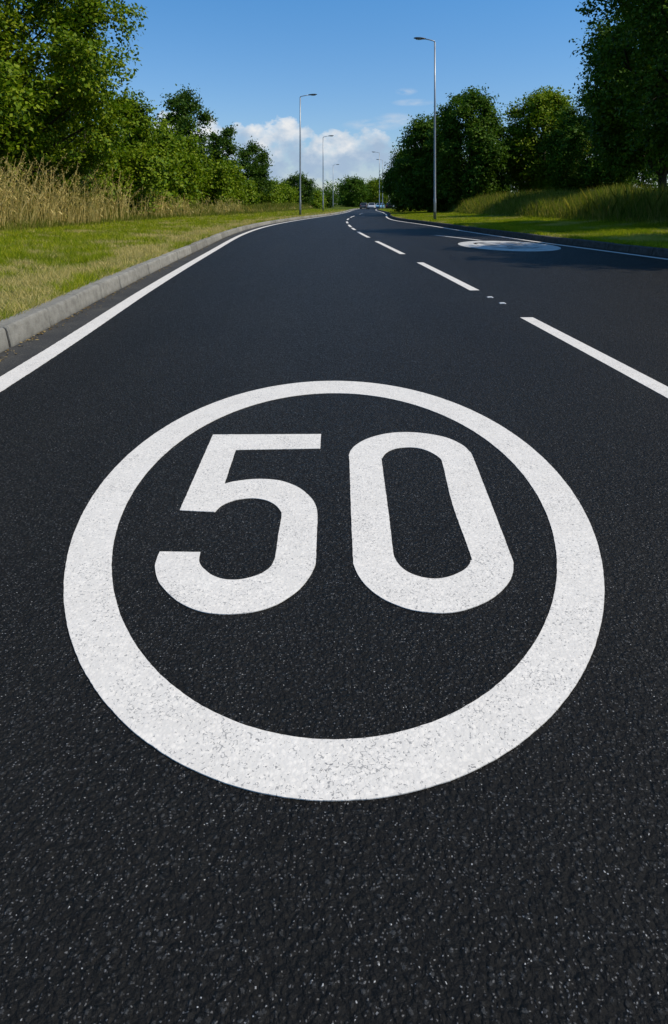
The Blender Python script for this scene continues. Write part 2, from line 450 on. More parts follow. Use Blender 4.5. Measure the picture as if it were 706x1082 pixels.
def kerb(name, f, side, mat, label, y0, y1):
    """row of bevelled kerb stones with open joints; side = -1 left, +1 right (outer side)"""
    bm = bmesh.new(); y = y0; r = random.Random(3)
    prof = [(0.0, -0.02), (0.0, 0.015), (0.028, KH - 0.028), (0.036, KH - 0.010), (0.052, KH), (0.19, KH), (0.19, -0.02)]
    while y < y1:
        ln = 0.90 if y < 70 else 1.8
        a, b = y + 0.016, y + ln - 0.016
        dz = r.uniform(-0.006, 0.006); dx = r.uniform(-0.007, 0.007); tilt = r.uniform(-0.003, 0.003)
        bev = 0.012
        rings = []
        for yy, ins in ((a, bev), (a + bev, 0), ((a + b) / 2, 0), (b - bev, 0), (b, bev)):
            x0 = float(f(yy)); ring = []
            for (px, pz) in prof:
                qx = px + (ins if px < 0.1 else 0) ; qz = pz - (ins if pz > KH * 0.5 else 0)
                ring.append(bm.verts.new((x0 + side * (qx + dx), yy, qz + dz + tilt * (yy - a) / ln)))
            rings.append(ring)
        for p0, p1 in zip(rings, rings[1:]):
            for k in range(len(prof) - 1): bm.faces.new((p0[k], p0[k + 1], p1[k + 1], p1[k]))
        bm.faces.new(rings[0]); bm.faces.new(rings[-1][::-1])
        ra = []                                    # recessed mortar bed in the joint to the next stone
        for yy in (b - 0.006, b + 0.038):
            x0 = float(f(yy)); ra.append([bm.verts.new((x0 + side * (px + (0.016 if px < 0.1 else -0.01)), yy, pz - (0.016 if pz > 0.05 else 0))) for (px, pz) in prof])
        for k in range(len(prof) - 1): bm.faces.new((ra[0][k], ra[0][k + 1], ra[1][k + 1], ra[1][k])).material_index = 1
        y += ln
    o = from_bm(name, bm, mat); o.data.materials.append(M['mortar']); tag(o, label, kind='structure'); return o
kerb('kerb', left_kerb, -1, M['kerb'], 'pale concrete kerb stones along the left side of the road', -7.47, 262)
kerb('kerb', right_kerb, 1, M['dkerb'], 'kerb with painted-in shade along the right side of the road', -7.2, 262)

# ------------------------------------------------------------------ road markings (thin thermoplastic)
def smooth_loop(pts, sub=4):
    """Catmull-Rom through the points; entries with a third value are sharp corners"""
    n = len(pts); out = []
    for i in range(n):
        p0, p1, p2, p3 = pts[i - 1], pts[i], pts[(i + 1) % n], pts[(i + 2) % n]
        c1, c2 = len(p1) > 2, len(p2) > 2
        out.append((p1[0], p1[1]))
        if c1 and c2: continue
        for k in range(1, sub):
            t = k / sub
            m1 = [0, 0]; m2 = [0, 0]
            for a in (0, 1):
                m1[a] = (p2[a] - p1[a]) if c1 else (p2[a] - p0[a]) / 2
                m2[a] = (p2[a] - p1[a]) if c2 else (p3[a] - p1[a]) / 2
            t2, t3 = t * t, t ** 3
            out.append(tuple((2*t3-3*t2+1)*p1[a] + (t3-2*t2+t)*m1[a] + (-2*t3+3*t2)*p2[a] + (t3-t2)*m2[a] for a in (0, 1)))
    return out

def ragged(loop, amp, step, seed):
    """resample a closed loop and roughen its edge by a millimetre or two"""
    r = random.Random(seed); out = []; n = len(loop); ph = [r.uniform(0, 6.28) for _ in range(4)]; s = 0.0
    for i in range(n):
        a = Vector(loop[i]); b = Vector(loop[(i + 1) % n]); ln = (b - a).length
        k = max(1, int(ln / step)); nn = Vector((-(b - a).y, (b - a).x)).normalized() if ln > 1e-9 else Vector((0, 0))
        for j in range(k):
            q = a.lerp(b, j / k); s += ln / k
            off = amp * (r.uniform(-0.8, 0.8) + 0.5 * math.sin(s * 45 + ph[0]) + 0.4 * math.sin(s * 117 + ph[1]))
            if j == 0: off *= 0.5
            q = q + nn * off; out.append((q.x, q.y))
    return out

def painted(name, loops, mat, z=0.0030, thick=0.0018, parent=None, amp=0.0006, step=0.010, seed=1):
    cu = bpy.data.curves.new(name, 'CURVE'); cu.dimensions = '2D'; cu.fill_mode = 'BOTH'; cu.extrude = thick / 2
    for q, lp in enumerate(loops):
        lp = ragged(lp, amp, step, seed + q) if amp else lp
        sp = cu.splines.new('POLY'); sp.points.add(len(lp) - 1); sp.use_cyclic_u = True
        for p, c in zip(sp.points, lp): p.co = (c[0], c[1], 0, 1)
    ob = bpy.data.objects.new(name, cu); col.objects.link(ob)
    dg = bpy.context.evaluated_depsgraph_get()
    me = bpy.data.meshes.new_from_object(ob.evaluated_get(dg))
    bpy.data.objects.remove(ob); me.name = name
    me.materials.clear()
    for v in me.vertices: v.co.z += z - thick / 2
    return link_mesh(name, me, mat, parent)

def ellipse(cx, cy, a, b, n=220):
    return [(cx + a * math.cos(2 * math.pi * i / n), cy + b * math.sin(2 * math.pi * i / n)) for i in range(n)]

FIVE = [(-0.577, 3.19, 1), (-0.062, 3.197, 1), (-0.062, 3.008, 1), (-0.439, 2.991, 1), (-0.43, 2.628, 1), (-0.401, 2.648), (-0.339, 2.670), (-0.286, 2.674), (-0.22, 2.661), (-0.165, 2.623), (-0.12, 2.569), (-0.081, 2.49), (-0.063, 2.417), (-0.058, 2.345), (-0.057, 2.213), (-0.056, 2.063), (-0.062, 2.01), (-0.076, 1.96), (-0.097, 1.912), (-0.125, 1.87), (-0.159, 1.834), (-0.2, 1.809), (-0.242, 1.796), (-0.292, 1.792), (-0.344, 1.799), (-0.391, 1.82), (-0.436, 1.854), (-0.477, 1.899), (-0.51, 1.946), (-0.529, 1.988), (-0.544, 2.032), (-0.549, 2.071), (-0.551, 2.115, 1), (-0.422, 2.112, 1), (-0.416, 2.063), (-0.403, 2.032), (-0.382, 2.003), (-0.358, 1.978), (-0.327, 1.961), (-0.295, 1.956), (-0.265, 1.961), (-0.235, 1.975), (-0.209, 1.998), (-0.192, 2.028), (-0.185, 2.063), (-0.183, 2.094), (-0.185, 2.213), (-0.185, 2.361), (-0.194, 2.402), (-0.212, 2.439), (-0.239, 2.472), (-0.271, 2.492), (-0.312, 2.499), (-0.351, 2.49), (-0.387, 2.467), (-0.411, 2.434), (-0.424, 2.388, 1), (-0.554, 2.4, 1)]
ZERO_OUT = [(0.066, 2.863), (0.065, 2.928), (0.078, 2.995), (0.103, 3.058), (0.144, 3.12), (0.2, 3.173), (0.27, 3.212), (0.346, 3.224), (0.419, 3.212), (0.482, 3.184), (0.541, 3.135), (0.585, 3.054), (0.601, 2.978), (0.603, 2.895), (0.574, 2.414), (0.553, 2.087), (0.546, 2.038), (0.535, 1.999), (0.514, 1.954), (0.481, 1.907), (0.439, 1.863), (0.392, 1.83), (0.342, 1.806), (0.295, 1.797), (0.25, 1.801), (0.206, 1.813), (0.162, 1.84), (0.126, 1.874), (0.093, 1.925), (0.071, 1.984), (0.06, 2.038), (0.059, 2.078), (0.061, 2.414)]
ZERO_IN = [(0.204, 2.848), (0.209, 2.895), (0.23, 2.954), (0.265, 2.998), (0.305, 3.019), (0.35, 3.022), (0.392, 3.005), (0.43, 2.961), (0.457, 2.895), (0.459, 2.817), (0.434, 2.459), (0.428, 2.103), (0.421, 2.062), (0.407, 2.03), (0.383, 2.002), (0.349, 1.978), (0.314, 1.964), (0.281, 1.963), (0.249, 1.975), (0.222, 1.996), (0.201, 2.03), (0.19, 2.07), (0.187, 2.12), (0.194, 2.37)]
rd = tag(empty('speed_roundel', (0, 2.7, 0)), 'big white 50 painted in an oval ring on the asphalt in the near lane', 'road marking')
sh = lambda lp: [(x, y - 2.7) for x, y in lp]
painted('ring', [sh(ellipse(0, 2.696, 0.915, 1.4645)), sh(ellipse(0.001, 2.631, 0.769, 1.259))], M['paint'], parent=rd, seed=3)
painted('digit', [sh(smooth_loop(FIVE))], M['paint'], parent=rd, seed=9)
painted('digit', [sh(smooth_loop(ZERO_OUT)), sh(smooth_loop(ZERO_IN))], M['paint'], parent=rd, seed=14)

# the same roundel for the oncoming lane, read from the other side
rf = tag(empty('speed_roundel', (4.62, 17.9, 0)), 'worn white speed roundel flat in the far lane under tree shade', 'road marking')
k = 1.26
rot = lambda lp: [(-x * k, -(y - 2.7) * 1.5) for x, y in lp]
painted('patch', [rot(ellipse(0, 2.7, 0.95, 1.46))], M['old_paint'], z=0.0018, thick=0.0010, parent=rf, seed=30, step=0.05)
painted('ring', [rot(ellipse(0, 2.7, 0.98, 1.50)), rot(ellipse(0, 2.7, 0.62, 0.90))], M['worn'], parent=rf, seed=31, step=0.05)
painted('digit', [rot(smooth_loop(FIVE))], M['worn'], parent=rf, seed=32, step=0.05)
painted('digit', [rot(smooth_loop(ZERO_OUT)), rot(smooth_loop(ZERO_IN))], M['worn'], parent=rf, seed=33, step=0.05)

def strip_loop(f, a, b, wd, n):
    ys = np.linspace(a, b, n)
    pl, pr = [], []
    for y in ys:
        dx = (float(f(y + 0.05)) - float(f(y - 0.05))) / 0.1
        nrm = Vector((1, -dx)).normalized() * wd / 2
        x = float(f(y)); pl.append((x - nrm.x, y - nrm.y)); pr.append((x + nrm.x, y + nrm.y))
    return pl + pr[::-1]

def edge_line(f, ys, label, wd, mat, seed):
    lp = []
    pl, pr = [], []
    for y in ys:
        dx = (float(f(y + 0.05)) - float(f(y - 0.05))) / 0.1
        nrm = Vector((1, -dx)).normalized() * wd / 2
        x = float(f(y)); pl.append((x - nrm.x, y - nrm.y)); pr.append((x + nrm.x, y + nrm.y))
    o = painted('edge_line', [pl + pr[::-1]], mat, seed=seed, step=0.03, amp=0.0018)
    tag(o, label, 'road marking')
edge_line(left_line, samples(-7, 170), 'long solid white line beside the pale left kerb and gutter', 0.15, M['paint'], 50)
edge_line(right_line, samples(-7, 165), 'long solid white line along the dark right kerb', 0.13, M['paint'], 60)
o = painted('lane_arrow_line', [[(3.56, 23.9), (3.68, 23.9), (4.55, 20.5), (4.42, 20.4)]], M['worn'], seed=70, step=0.06)
o.name = 'diagonal_line'
tag(o, 'short worn diagonal white line leading to the far lane roundel', 'road marking')

order = ['nearest', 'second', 'third', 'fourth', 'fifth', 'sixth', 'seventh', 'eighth', 'ninth', 'tenth']
dashes = [(2.55, 6.5), (8.55, 12.65), (14.8, 19.95), (22.2, 26.8), (28.8, 31.2), (32.4, 36.0), (39.0, 42.8), (47.5, 52), (56, 64), (74, 82)]
for i, (a, b) in enumerate(dashes):
    o = painted('centre_line_dash', [strip_loop(centre, a, b, 0.125, 10)], M['paint'], seed=80 + i * 3, step=0.03)
    lab = ('nearest and longest looking white dash of the centre line, cut by the frame edge' if i == 0 else
           f'{order[i]} white dash of the centre line counted from the camera')
    tag(o, lab, 'road marking', 'white dashes of the centre line')

# reflective studs in the gap of the centre line
def stud(y, dx, label):
    x = float(centre(y)) + dx
    r0 = tag(empty('road_stud', (x, y, 0)), label, 'road stud', 'road studs in the centre line gap')
    bm = bmesh.new(); bmesh.ops.create_cube(bm, size=1)
    for v in bm.verts:
        top = v.co.z > 0
        v.co.x *= 0.075 * (0.7 if top else 1); v.co.y *= 0.085 * (0.55 if top else 1); v.co.z = 0.012 if top else 0.001
    bmesh.ops.bevel(bm, geom=bm.edges[:], offset=0.004, segments=2, affect='EDGES')
    from_bm('housing', bm, M['stud'], r0)
    bm = bmesh.new(); bmesh.ops.create_cube(bm, size=1)
    for v in bm.verts: v.co.x *= 0.04; v.co.y = -0.036 + v.co.y * 0.006; v.co.z = 0.007 + v.co.z * 0.005
    from_bm('reflector', bm, M['clear'], r0)
stud(7.9, 0.02, 'small white road stud just beyond the second dash gap, farther one')
stud(7.42, 0.03, 'small white road stud near the nearest dash, closer one')

# ------------------------------------------------------------------ grass (stuff)
def blades(name, px, py, pz, h, wd, lean, mat, label, dry=None, bend=False):
    n = len(px)
    th = rng.uniform(0, 2 * np.pi, n); ph = rng.uniform(0, 2 * np.pi, n)
    dx, dy = np.cos(th) * wd / 2, np.sin(th) * wd / 2
    lx, ly = np.cos(ph) * lean * h, np.sin(ph) * lean * h
    if not bend:
        v = np.empty((n, 3, 3))
        v[:, 0] = np.stack([px - dx, py - dy, pz], 1); v[:, 1] = np.stack([px + dx, py + dy, pz], 1)
        v[:, 2] = np.stack([px + lx, py + ly, pz + h], 1)
        k = 3
    else:
        v = np.empty((n, 5, 3)); m = 0.55
        v[:, 0] = np.stack([px - dx, py - dy, pz], 1); v[:, 1] = np.stack([px + dx, py + dy, pz], 1)
        v[:, 2] = np.stack([px + dx * .7 + lx * .35, py + dy * .7 + ly * .35, pz + h * m], 1)
        v[:, 3] = np.stack([px + lx, py + ly, pz + h], 1)
        v[:, 4] = np.stack([px - dx * .7 + lx * .35, py - dy * .7 + ly * .35, pz + h * m], 1)
        k = 5
    me = poly_mesh(name, v, k)
    if dry is not None:
        at = me.attributes.new('dry', 'FLOAT', 'POINT')
        at.data.foreach_set('value', np.repeat(dry, k).astype(np.float32))
    o = link_mesh(name, me, mat)
    return tag(o, label, 'grass', kind='stuff')

def vnoise(x, y, s, seed):
    """smooth value noise"""
    r = np.random.default_rng(seed); tab = r.random((64, 64))
    x = x / s; y = y / s; xi = np.floor(x).astype(int); yi = np.floor(y).astype(int); fx = x - xi; fy = y - yi
    fx = fx * fx * (3 - 2 * fx); fy = fy * fy * (3 - 2 * fy)
    g = lambda a, b: tab[a % 64, b % 64]
    return (g(xi, yi) * (1 - fx) + g(xi + 1, yi) * fx) * (1 - fy) + (g(xi, yi + 1) * (1 - fx) + g(xi + 1, yi + 1) * fx) * fy

zl = lambda x, y: 0.155 + 0.10 * sstep(1.5, 8, left_kerb(y) - x) + 0.35 * sstep(8, 20, left_kerb(y) - x) + 0.02 * np.sin(x * 1.7 + y * 0.6) * sstep(0.3, 2, left_kerb(y) - x)
zr = lambda x, y: 0.155 + 0.10 * sstep(0.8, 4, x - right_kerb(y)) + 0.95 * sstep(4.6, 9.5, x - right_kerb(y)) + 0.02 * np.sin(x * 1.3 + y * 0.7) * sstep(0.3, 2, x - right_kerb(y))

def verge_pts(side, bands, width):
    X, Y = [], []
    for (a, b, n) in bands:
        y = rng.uniform(a, b, n); q = rng.random(n)
        k = 0.15 + q * width
        x = left_kerb(y) - k if side < 0 else right_kerb(y) + k
        m = (np.abs(x) < 0.62 * y + 2.5)
        X.append(x[m]); Y.append(y[m])
    return np.concatenate(X), np.concatenate(Y)

# left mown strip
x, y = verge_pts(-1, [(0.5, 3.5, 30000), (3.5, 8, 70000), (8, 14, 80000), (14, 24, 70000), (24, 45, 60000), (45, 110, 50000)], 7.6)
k = left_kerb(y) - x
pat = vnoise(x, y, 0.8, 11) * 0.55 + vnoise(x, y, 0.22, 12) * 0.45
dry = sstep(0.47, 0.60, pat + 0.28 * np.exp(-((k - 0.65) / 0.5) ** 2) - 0.10 * sstep(1.6, 3.0, k)) * 0.9
dry = np.clip(dry + (rng.random(len(x)) < 0.07) * 0.7, 0, 1)
h = (0.05 + 0.085 * rng.random(len(x)) ** 1.4) * (0.45 + 1.2 * vnoise(x, y, 0.28, 13)) * (1 - 0.3 * dry)
wd = 0.0075 * np.maximum(1, y / 6) ** 0.85
blades('mown_grass', x, y, zl(x, y) - 0.005, h, wd, rng.uniform(0.2, 1.3, len(x)), M['grass'], 'short mown grass with straw patches beside the left kerb', dry)
# fringe hanging over the back of the left kerb
n = 16000
y = rng.uniform(1.0, 40, n)
x = left_kerb(y) - rng.uniform(0.15, 0.30, n) - 0.05 * vnoise(x[:n] if len(x) >= n else y, y, 0.3, 5)
dry = (rng.random(n) < 0.5) * 0.9
blades('grass_fringe', x, y, np.full(n, 0.155), rng.uniform(0.02, 0.075, n), 0.006 * np.maximum(1, y / 6) ** 0.8, rng.uniform(0.4, 1.6, n), M['grass'], 'grass fringe creeping over the back of the left kerb', dry)
# right mown strip
x, y = verge_pts(1, [(8, 18, 50000), (18, 32, 70000), (32, 60, 60000), (60, 120, 35000)], 6.2)
dry = sstep(0.6, 0.8, vnoise(x, y, 1.1, 21)) * 0.5
h = (0.05 + 0.06 * rng.random(len(x))) * (0.75 + 0.7 * vnoise(x, y, 0.7, 23))
blades('mown_grass', x, y, zr(x, y) - 0.005, h, 0.006 * np.maximum(1, y / 6) ** 0.85, rng.uniform(0.2, 1.1, len(x)), M['grass'], 'short mown grass between the right kerb and the bank', dry)

# tall dry growth on the left: undergrowth plus pale reeds
def band(side, n, y0, y1, k0, k1, p=1.6):
    y = y0 + (y1 - y0) * rng.random(n) ** p
    k = k0 + (k1 - k0) * rng.random(n)
    x = left_kerb(y) - k if side < 0 else right_kerb(y) + k
    return x, y
x, y = band(-1, 56000, 11, 120, 6.0, 10.5)
cl = vnoise(x, y, 1.6, 31)
h = (0.32 + 0.68 * rng.random(len(x))) * (0.55 + 0.90 * cl) * np.clip((left_kerb(y) - x - 6.2) / 1.3, 0.35, 1)
blades('undergrowth', x, y, zl(x, y), h, 0.012 * np.maximum(1, y / 14) ** 0.8, rng.uniform(0.1, 0.6, len(x)), M['meadow'], 'rough green and brown undergrowth along the foot of the left trees', bend=True)
x, y = band(-1, 26000, 12, 120, 6.6, 10.2)
cl = vnoise(x, y, 1.3, 33) * 0.55 + vnoise(x, y, 0.45, 34) * 0.45
keep = rng.random(len(x)) < sstep(0.30, 0.68, cl) * (0.22 + 0.42 * sstep(17, 26, y)); x, y, cl = x[keep], y[keep], cl[keep]
h = (0.38 + 0.65 * rng.random(len(x)) ** 1.5) * (0.45 + 0.95 * cl) * (1 - 0.35 * sstep(26, 46, y))
o = blades('dry_grass', x, y, zl(x, y), h, 0.011 * np.maximum(1, y / 14) ** 0.85, rng.uniform(0.1, 0.75, len(x)), M['straw'], 'band of tall straw coloured grass along the left verge', bend=True)

def reeds(name, px, py, pz, hh, mat, label):
    """single tall bent stalks with drooping feathery heads"""
    quads = []
    for i in range(len(px)):
        a = rng.uniform(0, 2 * np.pi); ln = rng.uniform(0.05, 0.6); H = hh[i]; wdt = 0.016 * max(1, py[i] / 18) ** 0.8
        base = np.array([px[i], py[i], pz[i]]); dirv = np.array([math.cos(a), math.sin(a), 0])
        pts = [base + np.array([0, 0, H * t * (1 - 0.12 * ln * t * t)]) + dirv * (H * ln * t * t) for t in np.linspace(0, 1, 6)]
        for rot in (0, 1.57):
            s = np.array([math.cos(a + 0.7 + rot), math.sin(a + 0.7 + rot), 0])
            for j in range(5):
                w0 = wdt * (1 - 0.13 * j) / 2; w1 = wdt * (1 - 0.13 * (j + 1)) / 2
                quads.append([pts[j] - s * w0, pts[j] + s * w0, pts[j + 1] + s * w1, pts[j + 1] - s * w1])
        tip = pts[-1]; back = pts[-2]
        for q in range(14):        # panicle
            t = rng.random(); c = back * (1 - t) + tip * t + rng.normal(0, 0.012, 3)
            u = dirv * rng.uniform(0.02, 0.06) + np.array([0, 0, rng.uniform(-0.06, 0.07)]) + rng.normal(0, 0.015, 3)
            s = np.cross(u, rng.normal(0, 1, 3)); s = s / (np.linalg.norm(s) + 1e-9) * 0.011
            quads.append([c, c + u * .5 + s, c + u, c + u * .5 - s])
        if rng.random() < 0.55:    # a hanging blade
            t = rng.uniform(0.3, 0.8); c = base + np.array([0, 0, H * t]) + dirv * H * ln * t * t
            b = rng.uniform(0, 6.28); e = np.array([math.cos(b), math.sin(b), 0]) * rng.uniform(0.15, 0.45)
            s = np.array([-math.sin(b), math.cos(b), 0]) * wdt * .6
            quads.append([c - s, c + s, c + e * .6 + s * .7 + np.array([0, 0, .10]), c + e * .6 - s * .7 + np.array([0, 0, .10])])
            quads.append([c + e * .6 - s * .7 + np.array([0, 0, .10]), c + e * .6 + s * .7 + np.array([0, 0, .10]), c + e + s * .1, c + e - s * .1 - np.array([0, 0, .06])])
    me = poly_mesh(name, np.array(quads), 4)
    return tag(link_mesh(name, me, mat), label, 'grass', kind='stuff')
x, y = band(-1, 1500, 15.5, 60, 6.4, 8.6, 1.35)
cl = vnoise(x, y, 1.0, 41)
keep = cl > 0.34; x, y, cl = x[keep], y[keep], cl[keep]
y2 = rng.uniform(20, 33, 320); x2 = left_kerb(y2) - rng.uniform(6.3, 8.2, 320); c2 = vnoise(x2, y2, 0.9, 43)
k2 = c2 > 0.36; x = np.concatenate([x, x2[k2]]); y = np.concatenate([y, y2[k2]]); cl = np.concatenate([cl, c2[k2] * 0.5 + 0.55])
reeds('reed_stalks', x, y, zl(x, y), (1.0 + 1.25 * rng.random(len(x)) ** 1.3) * (0.60 + 0.75 * cl) * (1 - 0.38 * sstep(26, 44, y)), M['straw'], 'tall bent dry reeds with feathery heads before the left trees')

# tall green grass on the right bank
x, y = band(1, 60000, 14, 120, 5.6, 11.5, 1.5)
kk = x - right_kerb(y)
h = (0.45 + 0.6 * rng.random(len(x))) * (0.55 + 0.7 * vnoise(x, y, 1.8, 51)) * np.clip((kk - 5.3) / 1.0, 0.35, 1)
blades('tall_grass', x, y, zr(x, y), h, 0.013 * np.maximum(1, y / 14) ** 0.8, rng.uniform(0.08, 0.5, len(x)), M['meadow'], 'tall rank green grass with brown heads on the right bank', bend=True)

# leaf scraps lying in the left gutter
n = 700
y = 4 + 22 * rng.random(n) ** 1.5; x = left_kerb(y) + np.abs(rng.normal(0.0, 0.05, n)) + 0.012
v = np.empty((n, 4, 3)); a = rng.uniform(0, 6.28, n); s = rng.uniform(0.006, 0.02, n)
for q in range(4):
    v[:, q] = np.stack([x + np.cos(a + q * 1.57) * s * (1.0 if q % 2 else 0.5), y + np.sin(a + q * 1.57) * s * (1.0 if q % 2 else 0.5), 0.007 + rng.uniform(0, 0.008, n)], 1)
tag(link_mesh('leaf_litter', poly_mesh('leaf_litter', v, 4), M['debris']), 'small dry leaf scraps lying along the foot of the left kerb', 'litter', kind='stuff')

# ------------------------------------------------------------------ trees
def crown_lobes(r, H, cb, R0, n, shape, lop):
    """lobe centres and radii inside an uneven envelope from height cb to H"""
    out = []
    hc = H - cb
    for i in range(n):
        t = (i + r.random()) / n                    # 0 bottom .. 1 top
        if shape == 'round': rad = math.sqrt(max(0.03, 1 - (2 * t - 0.92) ** 2 / 1.18))
        elif shape == 'tall': rad = 0.55 + 0.45 * math.sin(math.pi * min(1, t * 0.95 + 0.1))
        elif shape == 'cone': rad = max(0.12, (1 - t) ** 0.8)
        else: rad = 0.75 + 0.25 * math.sin(math.pi * t) - 0.35 * max(0, t - 0.7)   # bush
        a = i * 2.39996 + r.uniform(-0.5, 0.5)
        d = R0 * rad * math.sqrt(r.uniform(0.22, 1.0)) * 0.90
        lr = R0 * r.uniform(0.17, 0.31) * (0.75 + 0.35 * (1 - t))
        z = cb + hc * (0.06 + 0.86 * t)
        out.append((Vector((math.cos(a) * d + lop[0] * t, math.sin(a) * d + lop[1] * t, z)), lr))
    return out

def vnoise3(q, seed):
    tab = np.random.default_rng(seed).random((32, 32, 32)); i = np.floor(q).astype(int); f = q - i; f = f * f * (3 - 2 * f)
    r = 0
    for a in (0, 1):
        for b in (0, 1):
            for c in (0, 1):
                w_ = (f[:, 0] if a else 1 - f[:, 0]) * (f[:, 1] if b else 1 - f[:, 1]) * (f[:, 2] if c else 1 - f[:, 2])
                r = r + w_ * tab[(i[:, 0] + a) % 32, (i[:, 1] + b) % 32, (i[:, 2] + c) % 32]
    return r

def leaf_cloud(g, lobes, n_leaves, size, spray=26, hollow=0.0):
    """leaf-shaped quads gathered in sprays over each lobe"""
    vol = np.array([l[1] ** 2 for l in lobes]); vol = vol / vol.sum()
    C = np.array([list(l[0]) for l in lobes]); Rr = np.array([l[1] for l in lobes])
    ns = max(4, n_leaves // spray)
    li = g.choice(len(lobes), ns, p=vol)
    d = g.normal(0, 1, (ns, 3)); d[:, 2] = d[:, 2] * 0.85 + 0.15; d /= np.linalg.norm(d, axis=1)[:, None]
    rad = Rr[li] * (1 - 0.55 * g.random(ns) ** 1.8) * g.uniform(0.85, 1.10, ns)
    sc_ = C[li] + d * rad[:, None]
    if hollow:                                    # foliage masses with hollows between them; the heart of the crown stays filled
        hv = vnoise3(sc_ / hollow, int(g.integers(1e6)))
        mid = C.mean(0); ext = np.abs(C - mid).max(0) + 1e-6
        heart = (np.abs(sc_ - mid) / ext)
        heart = np.sqrt((heart ** 2).sum(1)) < 0.72
        keep = (hv > 0.44) | heart | (g.random(ns) < 0.10)
        li, d, rad, sc_ = li[keep], d[keep], rad[keep], sc_[keep]; ns = len(li)
    sdir = d + g.normal(0, 0.35, (ns, 3)); sdir[:, 2] -= 0.12; sdir /= np.linalg.norm(sdir, axis=1)[:, None]
    sl_ = size * g.uniform(2.0, 4.2, ns)
    idx = np.repeat(np.arange(ns), spray); n = len(idx)
    along = g.uniform(-1.0, 1.0, n) * sl_[idx]
    p = sc_[idx] + sdir[idx] * along[:, None] + g.normal(0, 1, (n, 3)) * (sl_[idx] * 0.27)[:, None] * np.array([1, 1, 0.6])
    u = sdir[idx] * 0.6 + g.normal(0, 0.65, (n, 3)); u[:, 2] -= 0.25; u /= np.linalg.norm(u, axis=1)[:, None]
    tilt = g.normal(0, 0.45, (ns, 3))                 # every spray holds its leaves at one tilt
    up = np.array([0, 0, 0.9]) + g.normal(0, 0.30, (n, 3)) + (tilt + 0.75 * d)[idx]
    s = np.cross(u, up); s /= (np.linalg.norm(s, axis=1)[:, None] + 1e-9)
    L_ = (size * g.uniform(0.65, 1.25, n))[:, None]; W_ = L_ * 0.34
    v = np.empty((n, 4, 3))
    v[:, 0] = p - u * L_ * .5; v[:, 1] = p + s * W_ - u * L_ * .05; v[:, 2] = p + u * L_ * .5; v[:, 3] = p - s * W_ - u * L_ * .05
    return v

def make_tree(name, loc, H, R0, cb, n_lobes, n_leaves, size, mat, seed, shape='round', lop=(0, 0), trunk_r=None, stems=1, part='crown', spray=26, squash=(1, 1), hollow=0.0, fill=1.7):
    r = random.Random(seed); g = np.random.default_rng(seed)
    root = empty(name, loc)
    lobes = crown_lobes(r, H, cb, R0, n_lobes, shape, lop)
    lobes = [(Vector((c.x * squash[0], c.y * squash[1], c.z)), q) for c, q in lobes]
    tr = trunk_r or 0.018 * H + 0.03
    bm = bmesh.new()
    for s_ in range(stems):
        ox, oy = (0, 0) if stems == 1 else (r.uniform(-.35, .35) * R0 * .5, r.uniform(-.35, .35) * R0 * .5)
        top = H * 0.82; pts = []; rad = []
        for i in range(9):
            t = i / 8
            pts.append((ox + lop[0] * t * t + 0.05 * H * 0.3 * math.sin(t * 5 + seed), oy + lop[1] * t * t + 0.05 * H * 0.3 * math.cos(t * 4 + seed), -0.25 + (top + 0.25) * t))
            rad.append(max(0.012, tr * (1.35 if i == 0 else 1.05) * (1 - 0.9 * t) ** 0.9 / math.sqrt(stems)))
        tube(bm, pts, rad, 8)
        for (c, q) in lobes:
            if r.random() > 0.9 and n_lobes > 20: continue
            t0 = min(0.86, max(0.16, (c.z - (0.45 + 0.3 * r.random()) * math.hypot(c.x, c.y)) / top * 0.85))
            i = min(7, int(t0 * 8)); f = t0 * 8 - i
            a = Vector(pts[i]).lerp(Vector(pts[i + 1]), f)
            e = c + (c - a).normalized() * q * 0.35
            m1 = a.lerp(e, 0.4) + Vector((r.uniform(-.1, .1), r.uniform(-.1, .1), 0.08)) * q * 2
            rr = max(0.012, rad[i] * 0.42)
            tube(bm, [a, m1, e], [rr, rr * 0.6, 0.012], 5, False)
            for _ in range(2):
                dd = Vector((r.gauss(0, 1), r.gauss(0, 1), r.gauss(0.3, 1))).normalized() * q * 0.95
                tube(bm, [m1.lerp(e, 0.7), c + dd * 0.5, c + dd], [rr * 0.45, rr * 0.3, 0.006], 4, False)
    from_bm('trunk' if part == 'crown' else 'stem', bm, M['bark'], root, True)
    me = poly_mesh(part, leaf_cloud(g, lobes, int(n_leaves * fill), size, spray, hollow), 4)
    link_mesh(part, me, mat, root)
    return root

def gl(x, y): return float(zl(np.array(x), np.array(y)))
def gr(x, y): return float(zr(np.array(x), np.array(y)))
LT, RT = 'trees along the left verge', 'trees on the right bank'

T = lambda n, x, y, z, *a, label='', cat='tree', group=None, **kw: tag(make_tree(n, (x, y, z), *a, **kw), label, cat, group)
